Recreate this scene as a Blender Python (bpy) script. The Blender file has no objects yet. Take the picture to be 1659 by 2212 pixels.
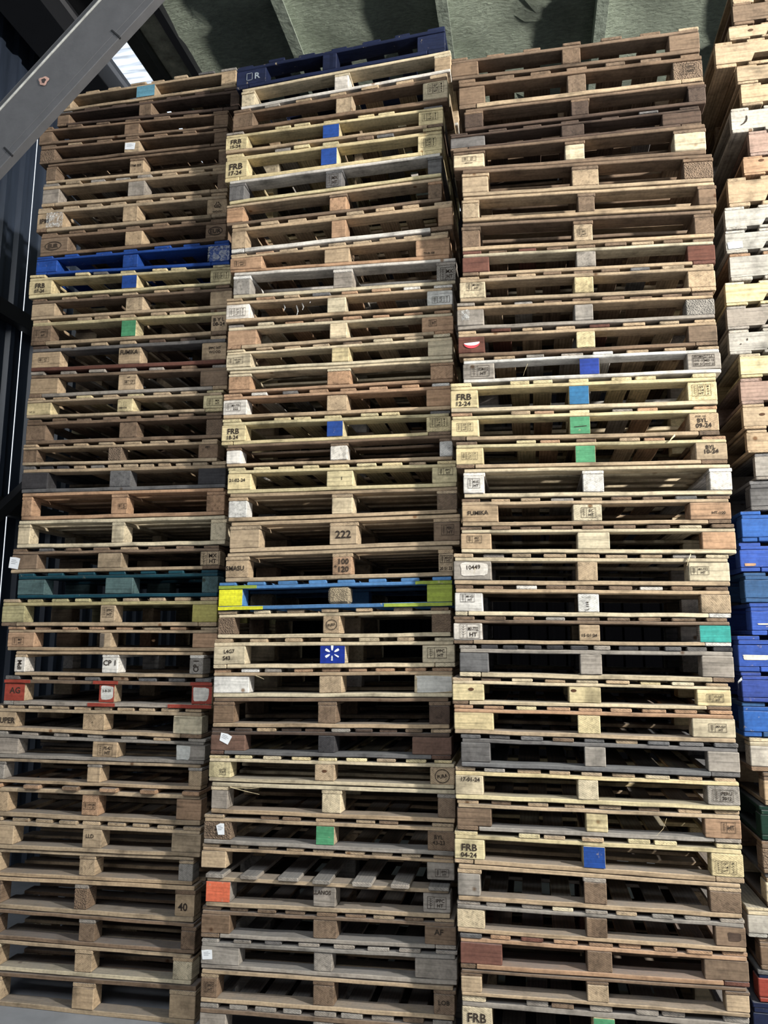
import bpy, math, random
from mathutils import Vector, Matrix
random.seed(7)
C = bpy.context.scene.collection
sc = bpy.context.scene
# ------------------------------------------------------------------ camera
CAM = (2.0517, -3.7584, 1.8019)
yaw, pitch, roll = -0.18881, 0.15779, 0.00404
fw = Vector((math.sin(yaw)*math.cos(pitch), math.cos(yaw)*math.cos(pitch), math.sin(pitch)))
rt = Vector((math.cos(yaw), -math.sin(yaw), 0)); up = rt.cross(fw)
r2 = rt*math.cos(roll)+up*math.sin(roll); u2 = -rt*math.sin(roll)+up*math.cos(roll)
cd = bpy.data.cameras.new('camera'); cam = bpy.data.objects.new('camera', cd); C.objects.link(cam)
m3 = Matrix((r2, u2, -fw)).transposed()
cam.matrix_world = Matrix.Translation(CAM) @ m3.to_4x4()
cd.sensor_fit = 'VERTICAL'; cd.sensor_height = 24; cd.lens = 24*1660/2212
cd.clip_start = .05; cd.clip_end = 200
sc.camera = cam
# ------------------------------------------------------------------ light
sc.view_settings.view_transform = 'Standard'; sc.view_settings.look = 'None'
sc.view_settings.gamma = 1; sc.view_settings.use_curve_mapping = False
sc.view_settings.exposure = -0.1
w = bpy.data.worlds.new('sky'); sc.world = w; w.use_nodes = True
bg = w.node_tree.nodes['Background']; bg.inputs[0].default_value = (.86, .93, 1, 1); bg.inputs[1].default_value = 1.6
def area(name, loc, target, sx, sy, power, col, portal=False):
    d = bpy.data.lights.new(name, 'AREA'); d.shape = 'RECTANGLE'; d.size = sx; d.size_y = sy; d.energy = power; d.color = col
    o = bpy.data.objects.new(name, d); C.objects.link(o); o.location = loc
    o.rotation_euler = (Vector(target)-Vector(loc)).to_track_quat('-Z', 'Y').to_euler()
    if portal: d.cycles.is_portal = True
    return o
X0, X1, Y0, Y1, ZR, FL = -2.1, 9.0, -9.0, 5.0, 7.0, -0.104
area('overhead_fill', (1.0, -6.9, 6.75), (1.0, -5.4, 0), 6.0, 3.6, 700, (.93, .97, 1))  # soft fill light added overhead, out of view; no roof opening stands there
ld = bpy.data.lights.new('bay_lamp', 'POINT'); ld.energy = 4200; ld.color = (1, .965, .895); ld.shadow_soft_size = .12
lo = bpy.data.objects.new('bay_lamp', ld); C.objects.link(lo); lo.location = (7.4, -3.1, 5.3)
# ------------------------------------------------------------------ materials
def srgb(r, g, b):
    f = lambda v: ((v/255+.055)/1.055)**2.4 if v > 10 else v/255/12.92
    return (f(r), f(g), f(b))
TONE = dict(y=(206,188,144), c=(202,185,154), t=(177,153,123), o=(174,138,107), b=(125,103,83), d=(84,68,58), g=(150,141,131),
 s=(106,103,102), s2=(98,88,78), k=(60,58,60), w=(214,207,198), w2=(202,198,190), m=(100,62,50), m2=(112,84,70), m3=(108,70,58), m4=(152,128,116), r=(150,66,54),
 B=(34,70,142), B2=(46,90,160), B3=(50,80,158), B4=(54,74,146), w5=(176,169,158), N=(26,34,62), n=(24,50,142), n2=(34,58,138), G=(80,144,104), T=(20,62,74), T2=(76,98,98), Q=(60,152,142), Y=(216,214,52),
 O=(216,112,82), U=(78,122,170), U2=(92,140,160), U3=(52,86,128), V=(146,160,64), L=(52,112,158), z=(172,160,92), z2=(172,160,116), p=(162,146,120), g5=(20,48,38))
def nt(name):
    m = bpy.data.materials.new(name); m.use_nodes = True; t = m.node_tree
    return m, t, t.nodes['Principled BSDF']
def N(t, k, **kw):
    n = t.nodes.new(k)
    for a, v in kw.items():
        if a.startswith('i_'): n.inputs[a[2:].replace('_', ' ')].default_value = v
        else: setattr(n, a, v)
    return n
def ramp(t, fac, stops):
    r = t.nodes.new('ShaderNodeValToRGB'); t.links.new(fac, r.inputs[0])
    e = r.color_ramp.elements
    while len(e) < len(stops): e.new(.5)
    for k, (p, v) in enumerate(stops):
        e[k].position = p; e[k].color = (v, v, v, 1) if not isinstance(v, tuple) else (*v, 1)
    return r.outputs[0]
def mul(t, a, b, fac=1.0, mode='MULTIPLY'):
    n = t.nodes.new('ShaderNodeMix'); n.data_type = 'RGBA'; n.blend_type = mode; n.clamp_result = False
    if isinstance(fac, (int, float)): n.inputs[0].default_value = fac
    else: t.links.new(fac, n.inputs[0])
    for s, v in ((n.inputs[6], a), (n.inputs[7], b)):
        if isinstance(v, tuple): s.default_value = (*v, 1)
        else: t.links.new(v, s)
    return n.outputs[2]
def wood(name, axis, rings=False, paint=False):
    m, t, p = nt(name); L = t.links.new
    oi = N(t, 'ShaderNodeObjectInfo'); tc = N(t, 'ShaderNodeTexCoord')
    off = N(t, 'ShaderNodeVectorMath', operation='SCALE'); off.inputs[0].default_value = (13.1, 7.7, 23.3); L(oi.outputs['Random'], off.inputs['Scale'])
    add = N(t, 'ShaderNodeVectorMath', operation='ADD'); L(tc.outputs['Object'], add.inputs[0]); L(off.outputs[0], add.inputs[1])
    mp = N(t, 'ShaderNodeMapping'); L(add.outputs[0], mp.inputs[0])
    mp.inputs['Scale'].default_value = {'x': (3, 55, 75), 'y': (55, 3, 55)}[axis]
    n1 = N(t, 'ShaderNodeTexNoise', i_Scale=1.0, i_Detail=5.0, i_Roughness=.62, i_Distortion=.6); L(mp.outputs[0], n1.inputs['Vector'])
    n2 = N(t, 'ShaderNodeTexNoise', i_Scale=9.0, i_Detail=4.0, i_Roughness=.6); L(add.outputs[0], n2.inputs['Vector'])
    n3 = N(t, 'ShaderNodeTexNoise', i_Scale=70.0, i_Detail=3.0); L(add.outputs[0], n3.inputs['Vector'])
    lo = .80 if paint else .48
    c = mul(t, oi.outputs['Color'], ramp(t, n1.outputs[0], [(.28, lo), (.46, .93), (.70, 1.16)]))
    if rings:
        mp2 = N(t, 'ShaderNodeMapping'); L(add.outputs[0], mp2.inputs[0]); mp2.inputs['Scale'].default_value = (1, .12, 1)
        wv = N(t, 'ShaderNodeTexWave', wave_type='RINGS', rings_direction='Y', i_Scale=42.0, i_Distortion=3.5, i_Detail=2.0); wv.inputs['Detail Scale'].default_value = .6
        L(mp2.outputs[0], wv.inputs['Vector'])
        c = mul(t, c, ramp(t, wv.outputs[0], [(.1, .80), (.6, 1.05)]))
    if not paint:
        kn = N(t, 'ShaderNodeTexVoronoi', i_Scale=5.2); L(add.outputs[0], kn.inputs['Vector'])
        c = mul(t, c, ramp(t, kn.outputs['Distance'], [(.035, (.42, .30, .22)), (.075, (1., 1., 1.))]))
    c = mul(t, c, ramp(t, n2.outputs[0], [(.28, .50 if not paint else .74), (.48, .96), (.75, 1.15)]))
    c = mul(t, c, ramp(t, n3.outputs[0], [(.35, .86), (.6, 1.05)]))
    if paint:
        ch = N(t, 'ShaderNodeTexNoise', i_Scale=26.0, i_Detail=6.0, i_Roughness=.7); L(add.outputs[0], ch.inputs['Vector'])
        c = mul(t, c, srgb(176, 160, 132), ramp(t, ch.outputs[0], [(.64, 0.), (.70, .75)]), 'MIX')
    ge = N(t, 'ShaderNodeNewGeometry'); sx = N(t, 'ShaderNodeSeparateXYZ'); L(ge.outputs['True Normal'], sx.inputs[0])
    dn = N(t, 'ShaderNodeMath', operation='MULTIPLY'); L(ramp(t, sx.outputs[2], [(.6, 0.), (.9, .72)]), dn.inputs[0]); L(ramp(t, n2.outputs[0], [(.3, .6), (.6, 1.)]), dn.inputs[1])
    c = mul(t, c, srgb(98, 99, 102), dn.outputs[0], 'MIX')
    L(c, p.inputs['Base Color']); p.inputs['Roughness'].default_value = .55 if paint else .82
    p.inputs['Specular IOR Level'].default_value = .25
    bp = N(t, 'ShaderNodeBump', i_Strength=.45, i_Distance=.0035); L(n1.outputs[0], bp.inputs['Height']); L(bp.outputs[0], p.inputs['Normal'])
    return m
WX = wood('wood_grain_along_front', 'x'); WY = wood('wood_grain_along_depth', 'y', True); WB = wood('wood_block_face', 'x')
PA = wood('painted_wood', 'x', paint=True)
def chip():
    m, t, p = nt('pressed_chip_block'); L = t.links.new
    oi = N(t, 'ShaderNodeObjectInfo'); tc = N(t, 'ShaderNodeTexCoord')
    v = N(t, 'ShaderNodeTexVoronoi', i_Scale=150.0); L(tc.outputs['Object'], v.inputs['Vector'])
    n = N(t, 'ShaderNodeTexNoise', i_Scale=25.0, i_Detail=4.0); L(tc.outputs['Object'], n.inputs['Vector'])
    c = mul(t, oi.outputs['Color'], ramp(t, v.outputs['Distance'], [(.1, 1.08), (.6, .80)]))
    c = mul(t, c, ramp(t, n.outputs[0], [(.3, .75), (.6, 1.1)]))
    L(c, p.inputs['Base Color']); p.inputs['Roughness'].default_value = .9
    bp = N(t, 'ShaderNodeBump', i_Strength=.9, i_Distance=.006); L(v.outputs['Distance'], bp.inputs['Height']); L(bp.outputs[0], p.inputs['Normal'])
    return m
CH = chip()
def plain(name, rgb, rough=.6, metal=0, noise=None, bump=0, stretch=None, var=(.8, 1.1)):
    m, t, p = nt(name); p.inputs['Roughness'].default_value = rough; p.inputs['Metallic'].default_value = metal
    p.inputs['Base Color'].default_value = (*srgb(*rgb), 1)
    if noise:
        tc = N(t, 'ShaderNodeTexCoord'); n = N(t, 'ShaderNodeTexNoise', i_Scale=noise, i_Detail=6.0, i_Roughness=.6)
        mp = N(t, 'ShaderNodeMapping'); t.links.new(tc.outputs['Object'], mp.inputs[0]); t.links.new(mp.outputs[0], n.inputs['Vector'])
        if stretch: mp.inputs['Scale'].default_value = stretch
        t.links.new(mul(t, srgb(*rgb), ramp(t, n.outputs[0], [(.3, var[0]), (.7, var[1])])), p.inputs['Base Color'])
        if bump:
            b = N(t, 'ShaderNodeBump', i_Strength=bump, i_Distance=.02); t.links.new(n.outputs[0], b.inputs['Height']); t.links.new(b.outputs[0], p.inputs['Normal'])
    return m
INK = plain('stamp_ink', (44, 34, 26), .9, noise=90, var=(.7, 1.6)); INKW = plain('pale_marking', (150, 160, 170), .8, noise=60)
LAB = plain('paper_label', (232, 234, 238), .6, noise=30, var=(.9, 1.02)); LAB2 = plain('label_print', (120, 122, 130), .7, noise=90)
REDS = plain('red_sticker', (214, 56, 66), .5, noise=30); WHT = plain('white_paint', (236, 240, 244), .6, noise=50)
STEEL = plain('grey_painted_steel', (80, 80, 83), .6, noise=14, bump=.08, var=(.85, 1.08))
STEELE = plain('steel_edge_highlight', (176, 176, 172), .45, noise=40, var=(.6, 1.1))  # paler colour paints the highlight along the brace's flange edge
DARKST = plain('dark_steel', (27, 28, 32), .6, noise=8)
SHEET = plain('dark_wall_sheet', (50, 58, 72), .38, noise=3, stretch=(1, 3, .4), bump=.05, var=(.6, 1.3))
CONC = plain('concrete', (122, 125, 132), .8, noise=5, bump=.1, var=(.8, 1.1))
FLASH = plain('flashing', (66, 68, 60), .5, noise=6, bump=.2, var=(.6, 1.2)); CREAM = plain('cracked_plaster_board', (176, 174, 152), .8, noise=9, bump=1.0, var=(.5, 1.3))
def film_mat():
    m, t, p = nt('stretch_film'); L = t.links.new
    p.inputs['Base Color'].default_value = (.75, .77, .78, 1); p.inputs['Roughness'].default_value = .18
    tc = N(t, 'ShaderNodeTexCoord'); n = N(t, 'ShaderNodeTexNoise', i_Scale=34.0, i_Detail=4.0, i_Distortion=1.2); L(tc.outputs['Object'], n.inputs['Vector'])
    b = N(t, 'ShaderNodeBump', i_Strength=1.0, i_Distance=.01); L(n.outputs[0], b.inputs['Height']); L(b.outputs[0], p.inputs['Normal'])
    L(ramp(t, n.outputs[0], [(.42, .06), (.62, .5)]), p.inputs['Alpha'])
    return m
FILM = film_mat()
def foam_mat():
    m, t, p = nt('sprayed_roof_foam'); L = t.links.new
    tc = N(t, 'ShaderNodeTexCoord')
    mp = N(t, 'ShaderNodeMapping'); L(tc.outputs['Object'], mp.inputs[0]); mp.inputs['Scale'].default_value = (1, 2.2, 1)
    n = N(t, 'ShaderNodeTexNoise', i_Scale=17.0, i_Detail=8.0, i_Roughness=.7, i_Distortion=.25); L(mp.outputs[0], n.inputs['Vector'])
    n2 = N(t, 'ShaderNodeTexNoise', i_Scale=1.3, i_Detail=3.0); L(tc.outputs['Object'], n2.inputs['Vector'])
    c = mul(t, srgb(206, 218, 196), ramp(t, n.outputs[0], [(.3, .62), (.55, 1.0), (.75, 1.35)]))
    c = mul(t, c, ramp(t, n2.outputs[0], [(.3, .7), (.6, 1.1)]))
    L(c, p.inputs['Base Color']); p.inputs['Roughness'].default_value = .75
    b = N(t, 'ShaderNodeBump', i_Strength=1.0, i_Distance=.12); L(n.outputs[0], b.inputs['Height']); L(b.outputs[0], p.inputs['Normal'])
    return m
FOAM = foam_mat()
def skylight_mat():
    m, t, p = nt('translucent_sheet'); t.nodes.remove(p); L = t.links.new
    tr = N(t, 'ShaderNodeBsdfTranslucent'); tc = N(t, 'ShaderNodeTexCoord')
    wv = N(t, 'ShaderNodeTexNoise', i_Scale=1.0, i_Detail=5.0); mp = N(t, 'ShaderNodeMapping'); mp.inputs['Scale'].default_value = (2.5, 26, 1)
    L(tc.outputs['Object'], mp.inputs[0]); L(mp.outputs[0], wv.inputs['Vector'])
    L(mul(t, (.95, .97, 1.), ramp(t, wv.outputs[0], [(.36, .7), (.5, .95), (.6, 1.)])), tr.inputs[0]); L(tr.outputs[0], t.nodes['Material Output'].inputs[0])
    return m
# ------------------------------------------------------------------ mesh helpers
def link(name, me, mat, parent=None, loc=None, col=None):
    o = bpy.data.objects.new(name, me); C.objects.link(o)
    if mat: me.materials.append(mat)
    if parent: o.parent = parent
    if loc: o.location = loc
    if col: o.color = (*col, 1)
    return o
def raw(name, V, F, mat, parent=None, loc=None, col=None):
    me = bpy.data.meshes.new(name); me.from_pydata(V, [], F); me.update()
    return link(name, me, mat, parent, loc, col)
R = random.random
def U(a, b): return a+(b-a)*R()
def beam(axis, a, b, c, seg=1, ch=.003, jit=0., bow=0.):
    """chamfered bar: a/b/c = (lo,hi) along x, y, t; its long axis cut into seg pieces with slight irregularity"""
    rng = [a, b, c]; jit *= 1.25; la = {'x': 0, 'y': 1, 'z': 2}[axis]; oth = [k for k in range(3) if k != la]
    (p0, p1), (q0, q1) = rng[oth[0]], rng[oth[1]]
    sec = [(p0+ch, q0), (p1-ch, q0), (p1, q0+ch), (p1, q1-ch), (p1-ch, q1), (p0+ch, q1), (p0, q1-ch), (p0, q0+ch)]
    V, F = [], []
    l0, l1 = rng[la]
    st = [l0]+[l0+ch]+[l0+(l1-l0)*k/seg for k in range(1, seg)]+[l1-ch, l1]
    for k, s in enumerate(st):
        dq = U(-jit, jit); dp = U(-jit, jit)
        sh = ch*.8 if k in (0, len(st)-1) else 0
        bq = bow*math.sin(math.pi*(s-l0)/(l1-l0))
        for (p, q) in sec:
            v = [0, 0, 0]; v[la] = s
            v[oth[0]] = p+(sh if p < (p0+p1)/2 else -sh)+dp; v[oth[1]] = q+(sh if q < (q0+q1)/2 else -sh)+dq+bq
            V.append(tuple(v))
    n = 8
    for k in range(len(st)-1):
        for i in range(n):
            F.append((k*n+i, k*n+(i+1) % n, (k+1)*n+(i+1) % n, (k+1)*n+i))
    F.append(tuple(range(n-1, -1, -1))); F.append(tuple((len(st)-1)*n+i for i in range(n)))
    if axis == 'y': F = [f[::-1] for f in F]
    return V, F
def join(parts):
    V, F = [], []
    for v, f in parts:
        o = len(V); V += v; F += [tuple(i+o for i in q) for q in f]
    return V, F
def box(a, b): return beam('x', (a[0], b[0]), (a[1], b[1]), (a[2], b[2]), 1, .001)
def slab(name, a, b, mat, kind=True, ch=.001, **k):
    V, F = beam('x', (a[0], b[0]), (a[1], b[1]), (a[2], b[2]), 1, ch)
    o = raw(name, V, F, mat, **k)
    if kind: o['kind'] = 'structure'
    return o
_tc = {}
def textmesh(s, bold=True):
    """flat letter shapes, centred, cap height 1"""
    k = (s, bold)
    if k not in _tc:
        cu = bpy.data.curves.new('lettering', 'FONT'); cu.body = s; cu.size = 1.0; cu.resolution_u = 2
        if bold: cu.offset = .022
        ob = bpy.data.objects.new('lettering', cu)
        me = ob.to_mesh(); V = [(v.co.x, v.co.y) for v in me.vertices]; F = [tuple(p.vertices) for p in me.polygons]
        ob.to_mesh_clear(); bpy.data.objects.remove(ob); bpy.data.curves.remove(cu)
        xs = [v[0] for v in V] or [0, 1]
        x0, x1 = min(xs), max(xs); hgt = .70
        V = [((x-(x0+x1)/2)/hgt, (y-.35)/hgt) for x, y in V]
        _tc[k] = (V, F, (x1-x0)/hgt)
    return _tc[k]
# ------------------------------------------------------------------ the room
o = slab('floor', (X0-1, -14, FL-.2), (X1+1, Y1+1, FL), CONC)
BLK = plain('shade_black_sheet', (6, 6, 8), 1.); BLK.node_tree.nodes['Principled BSDF'].inputs['Specular IOR Level'].default_value = .02  # near-black colour stands in for the unlit depth behind the stacks
# wall on the left: ribbed sheet with two open joints daylight comes through
def ribbed(name, p0, p1, z0, z1, nrm, pitch=.2, dep=.035, mat=SHEET):
    (x0, y0), (x1, y1) = p0, p1; L = math.hypot(x1-x0, y1-y0); d = ((x1-x0)/L, (y1-y0)/L)
    prof = []; s = 0
    while s < L-1e-6:
        for q, h in ((0, 0), (.55, 0), (.65, 1), (.9, 1)):
            if s+q*pitch <= L: prof.append((s+q*pitch, h*dep))
        s += pitch
    prof.append((L, 0)); V, F = [], []
    for off in (0, -.004):
        for (s, h) in prof:
            for z in (z0, z1): V.append((x0+d[0]*s+nrm[0]*(h+off), y0+d[1]*s+nrm[1]*(h+off), z))
    n = len(prof)
    for k in range(n-1):
        F.append((2*k, 2*k+2, 2*k+3, 2*k+1)); b = 2*n+2*k; F.append((b, b+1, b+3, b+2))
    for k in (0, n-1):
        F.append((2*k, 2*k+1, 2*n+2*k+1, 2*n+2*k))
    o = raw(name, V, F, mat); o['kind'] = 'structure'; return o
slits = [1.70, 2.26]
ya = Y0
for k, s in enumerate(slits+[Y1]):
    ribbed('wall_left', (X0, ya), (X0, s), FL, ZR-.06, (1, 0)); ya = s+(.014 if k == 0 else .024)
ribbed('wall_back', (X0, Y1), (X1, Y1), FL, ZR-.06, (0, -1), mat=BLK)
ribbed('wall_right', (X1, Y1), (X1, Y0), FL, ZR-.06, (-1, 0))
slab('wall_front', (X0, Y0-.1, FL), (X1, Y0, ZR), SHEET)
# roof: sprayed foam between purlins
def foam(name, x0, x1, y0, y1):
    nx, ny = max(2, int((x1-x0)/.09)), int((y1-y0)/.12); V, F = [], []
    for j in range(ny+1):
        for i in range(nx+1):
            x = x0+(x1-x0)*i/nx; y = y0+(y1-y0)*j/ny
            e = min(i, nx-i)/nx
            z = ZR-.05*math.exp(-e*9)+.018*math.sin(7*x+3*math.sin(2.1*y))*math.sin(5.3*y)+U(-.006, .006)-.03*(abs((y+.25*x) % 1.05-.5) < .07)
            V.append((x, y, z))
    for j in range(ny):
        for i in range(nx):
            a = j*(nx+1)+i; F.append((a, a+nx+1, a+nx+2, a+1))
    n = len(V); V += [(x0, y0, ZR+.1), (x1, y0, ZR+.1), (x1, y1, ZR+.1), (x0, y1, ZR+.1)]; F.append((n, n+1, n+2, n+3))
    o = raw(name, V, F, FOAM); o['kind'] = 'structure'
    for p in o.data.polygons: p.use_smooth = True
px = [-.86, .12, 1.42, 2.70, 3.98, 5.26, 6.54, 7.82, X1]
for a, b in zip(px[:-1], px[1:]): foam('ceiling', a+.03, b, Y0, Y1)
PUR = plain('purlin_foam_edge', (170, 180, 164), .7, noise=12, bump=.6, var=(.7, 1.2))
for x in px[1:-1]:
    slab('trim_purlin', (x-.005, Y0, ZR-.17), (x+.03, Y1, ZR+.02), PUR)
    slab('trim_purlin', (x+.03, Y0, ZR-.17), (x+.09, Y1, ZR-.155), PUR)
slab('trim_gutter', (-.90, Y0, ZR-.12), (-.83, Y1, ZR+.05), DARKST)
slab('ceiling', (-1.15, Y0, ZR-.03), (-.90, Y1, ZR+.03), CREAM)
slab('trim_gutter', (-1.20, Y0, ZR-.06), (-1.15, Y1, ZR+.03), FLASH)
slab('trim_gutter', (-1.36, Y0, ZR), (-1.20, Y1, ZR+.04), FLASH)
slab('ceiling', (X0-.05, Y0, ZR-.03), (-1.61, Y1, ZR+.02), DARKST)
slab('ceiling', (-1.61, Y0, ZR), (-1.36, 1.75, ZR+.02), DARKST)
o = slab('window_1', (-1.61, 1.75, ZR+.02), (-1.36, Y1, ZR+.026), skylight_mat())
slab('trim_eaves', (-1.68, Y0, ZR-.16), (-1.61, Y1, ZR-.03), STEEL)
# girts on the left wall
for z in (4.28, 2.72, 1.1): slab('trim_girt', (X0+.04, Y0, z), (X0+.12, Y1, z+.13), DARKST)
def thing(name, label, cat, loc=(0, 0, 0), group=None):
    o = bpy.data.objects.new(name, None); C.objects.link(o); o.location = loc; o.empty_display_size = .1
    o['label'] = label; o['category'] = cat
    if group: o['group'] = group
    return o
def slanted(name, x0, z0, x1, z1, y0, y1, lo, hi, mat, parent):
    """plate along the line (x0,z0)-(x1,z1), from lo to hi across it (across = up-left positive), y0..y1 deep"""
    L = math.hypot(x1-x0, z1-z0); d = ((x1-x0)/L, (z1-z0)/L); n = (-d[1], d[0])
    V, F = beam('x', (0, L), (y0, y1), (lo, hi), 8, .002)
    V = [(x0+d[0]*s+n[0]*q, y, z0+d[1]*s+n[1]*q) for s, y, q in V]
    return raw(name, V, F, mat, parent)
br = thing('steel_brace', 'grey painted steel brace slanting across the upper left corner in front of the stacks', 'steel beam', (0, 0, 0))
bx0, bz0, bx1, bz1 = -2.02, 1.97, 2.80, 6.99
slanted('web_plate', bx0, bz0, bx1, bz1, -1.0, -.985, .035, .215, STEEL, br)
slanted('lower_flange', bx0, bz0, bx1, bz1, -1.0, -.955, .0, .035, STEEL, br)
slanted('upper_flange', bx0, bz0, bx1, bz1, -1.006, -.93, .215, .223, STEELE, br)
slanted('backing_plate', bx0, bz0, bx1, bz1, -.99, -.97, .2, .262, STEEL, br)
V = []; F = []
for k in range(24):
    a = k*math.tau/24; r = .022*(1+.12*math.sin(3*a)+.1*math.sin(5*a+1)); V.append((-.035+r*1.1*math.cos(a), -1.0035, 4.245+r*math.sin(a)))
    V.append((-.035+r*.5*math.cos(a), -1.0045, 4.245+r*.55*math.sin(a)))
for k in range(24): F.append((2*k, 2*((k+1) % 24), 2*((k+1) % 24)+1, 2*k+1))
p = raw('bare_patch', V, F, plain('bare_primer', (178, 142, 130), .8, noise=60), br)
raw('bolt_hole', [V[2*k+1] for k in range(24)], [tuple(range(24))], plain('hole_dark', (50, 44, 44), .9), br)
for q in (.0, .33, .82, 1.25):   # plate joints
    x = -.5+q; z = bz0+(x-bx0)*(bz1-bz0)/(bx1-bx0)
    slanted('weld_joint', x, z, x+.006, z+.006, -1.003, -.99, -.002, .06, DARKST, br)
b2 = thing('wall_brace', 'dark diagonal steel strut on the left wall beside the stacks', 'steel beam')
V, F = beam('y', (X0+.12, X0+.2), (0, 1), (-.05, .06), 1, .002)
raw('strut', [(x, .3+2.2*s, 1.75+1.9*s+q) for x, s, q in V], F, DARKST, b2)
b3 = thing('roof_beam', 'dark steel beam running back under the roof in the top left corner', 'steel beam')
raw('web', *beam('y', (-1.80, -1.55), (Y0, Y1), (ZR-.42, ZR-.17), 4, .004), DARKST, b3)
raw('flange', *beam('y', (-1.88, -1.50), (Y0, Y1), (ZR-.44, ZR-.42), 4, .004), DARKST, b3)
# stub of broken block lying on the floor
blk = raw('wood_offcut', *beam('x', (-.14, .03), (-.26, -.17), (FL, FL+.07), 5, .008, .003), WB, col=srgb(*TONE['g']))
blk['label'] = 'short grey wooden offcut lying on the floor before the left stack'; blk['category'] = 'wood offcut'
# ------------------------------------------------------------------ pallets
def tone(k, v=.09):
    c = srgb(*TONE[k]); f = 1+U(-v, v); h = U(-.03, .03)
    if k not in PAINTS: g_ = .3*c[0]+.6*c[1]+.1*c[2]; c = tuple(q*.93+g_*.07 for q in c)
    return (c[0]*f*(1+h), c[1]*f, c[2]*f*(1-h))
PAINTS = set('B B2 B3 B4 N n n2 G T Q Y O U U2 U3 V L r g5 z'.split())
def pmat(k, m): return PA if k in PAINTS else m
class Pal:
    def __init__(s, X, zt, zb, dy):
        s.X = X; s.zt = zt; s.zb = zb; s.dy = dy
        s.o = ((X[0]+X[5])/2, dy, (zb[0]+zb[1])/2)
    def P(s, x, y, t):
        u = (x-s.X[0])/(s.X[5]-s.X[0]); b = s.zb[0]+(s.zb[1]-s.zb[0])*u; T = s.zt[0]+(s.zt[1]-s.zt[0])*u
        return (x-s.o[0], y, b+(T-b)*t-s.o[2])
    def bar(s, name, axis, a, b, c, mat, parent, col, seg=1, ch=.003, jit=0., bow=0.):
        H = (s.zt[0]+s.zt[1]-s.zb[0]-s.zb[1])/2
        V, F = beam(axis, a, b, (c[0]*H, c[1]*H), seg, ch, jit, bow)
        kx = U(-.07, .07) if name == 'block' and a[0] > s.X[0]+.02 else 0
        V = [s.P(x+kx*(y-b[0]), y, z/H) for x, y, z in V]
        return raw(name, V, F, mat, parent, None, col)
def rect(x0, z0, x1, z1): return [(x0, z0), (x1, z0), (x1, z1), (x0, z1)], [(0, 1, 2, 3)]
def frame(x0, z0, x1, z1, t):
    return join([rect(x0, z0, x1, z0+t), rect(x0, z1-t, x1, z1), rect(x0, z0, x0+t, z1), rect(x1-t, z0, x1, z1)])
def txt(s, cx, cz, h, rot=0, wmax=None, bold=True):
    V, F, w = textmesh(s, bold); sx = h
    if wmax and w*h > wmax: sx = wmax/w
    a = math.radians(rot); ca, sa = math.cos(a), math.sin(a)
    return [(cx+x*sx*ca-y*h*sa, cz+x*sx*sa+y*h*ca) for x, y in V], F
def wheat(x0, z0, x1, z1, t):
    """the ear-of-wheat emblem of the treatment stamp: a stem with slanting grains"""
    ps = []; cx = (x0+x1)/2; ps.append(rect(cx-t/2, z0, cx+t/2, z1))
    for k in range(4):
        z = z0+(z1-z0)*(.2+.2*k); q = (x1-x0)*.42; dz = (z1-z0)*.12
        for s in (-1, 1): ps.append(([(cx, z), (cx+s*q, z+dz), (cx+s*q, z+dz+t), (cx, z+t)][::s], [(0, 1, 2, 3)]))
    return join(ps)
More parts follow.
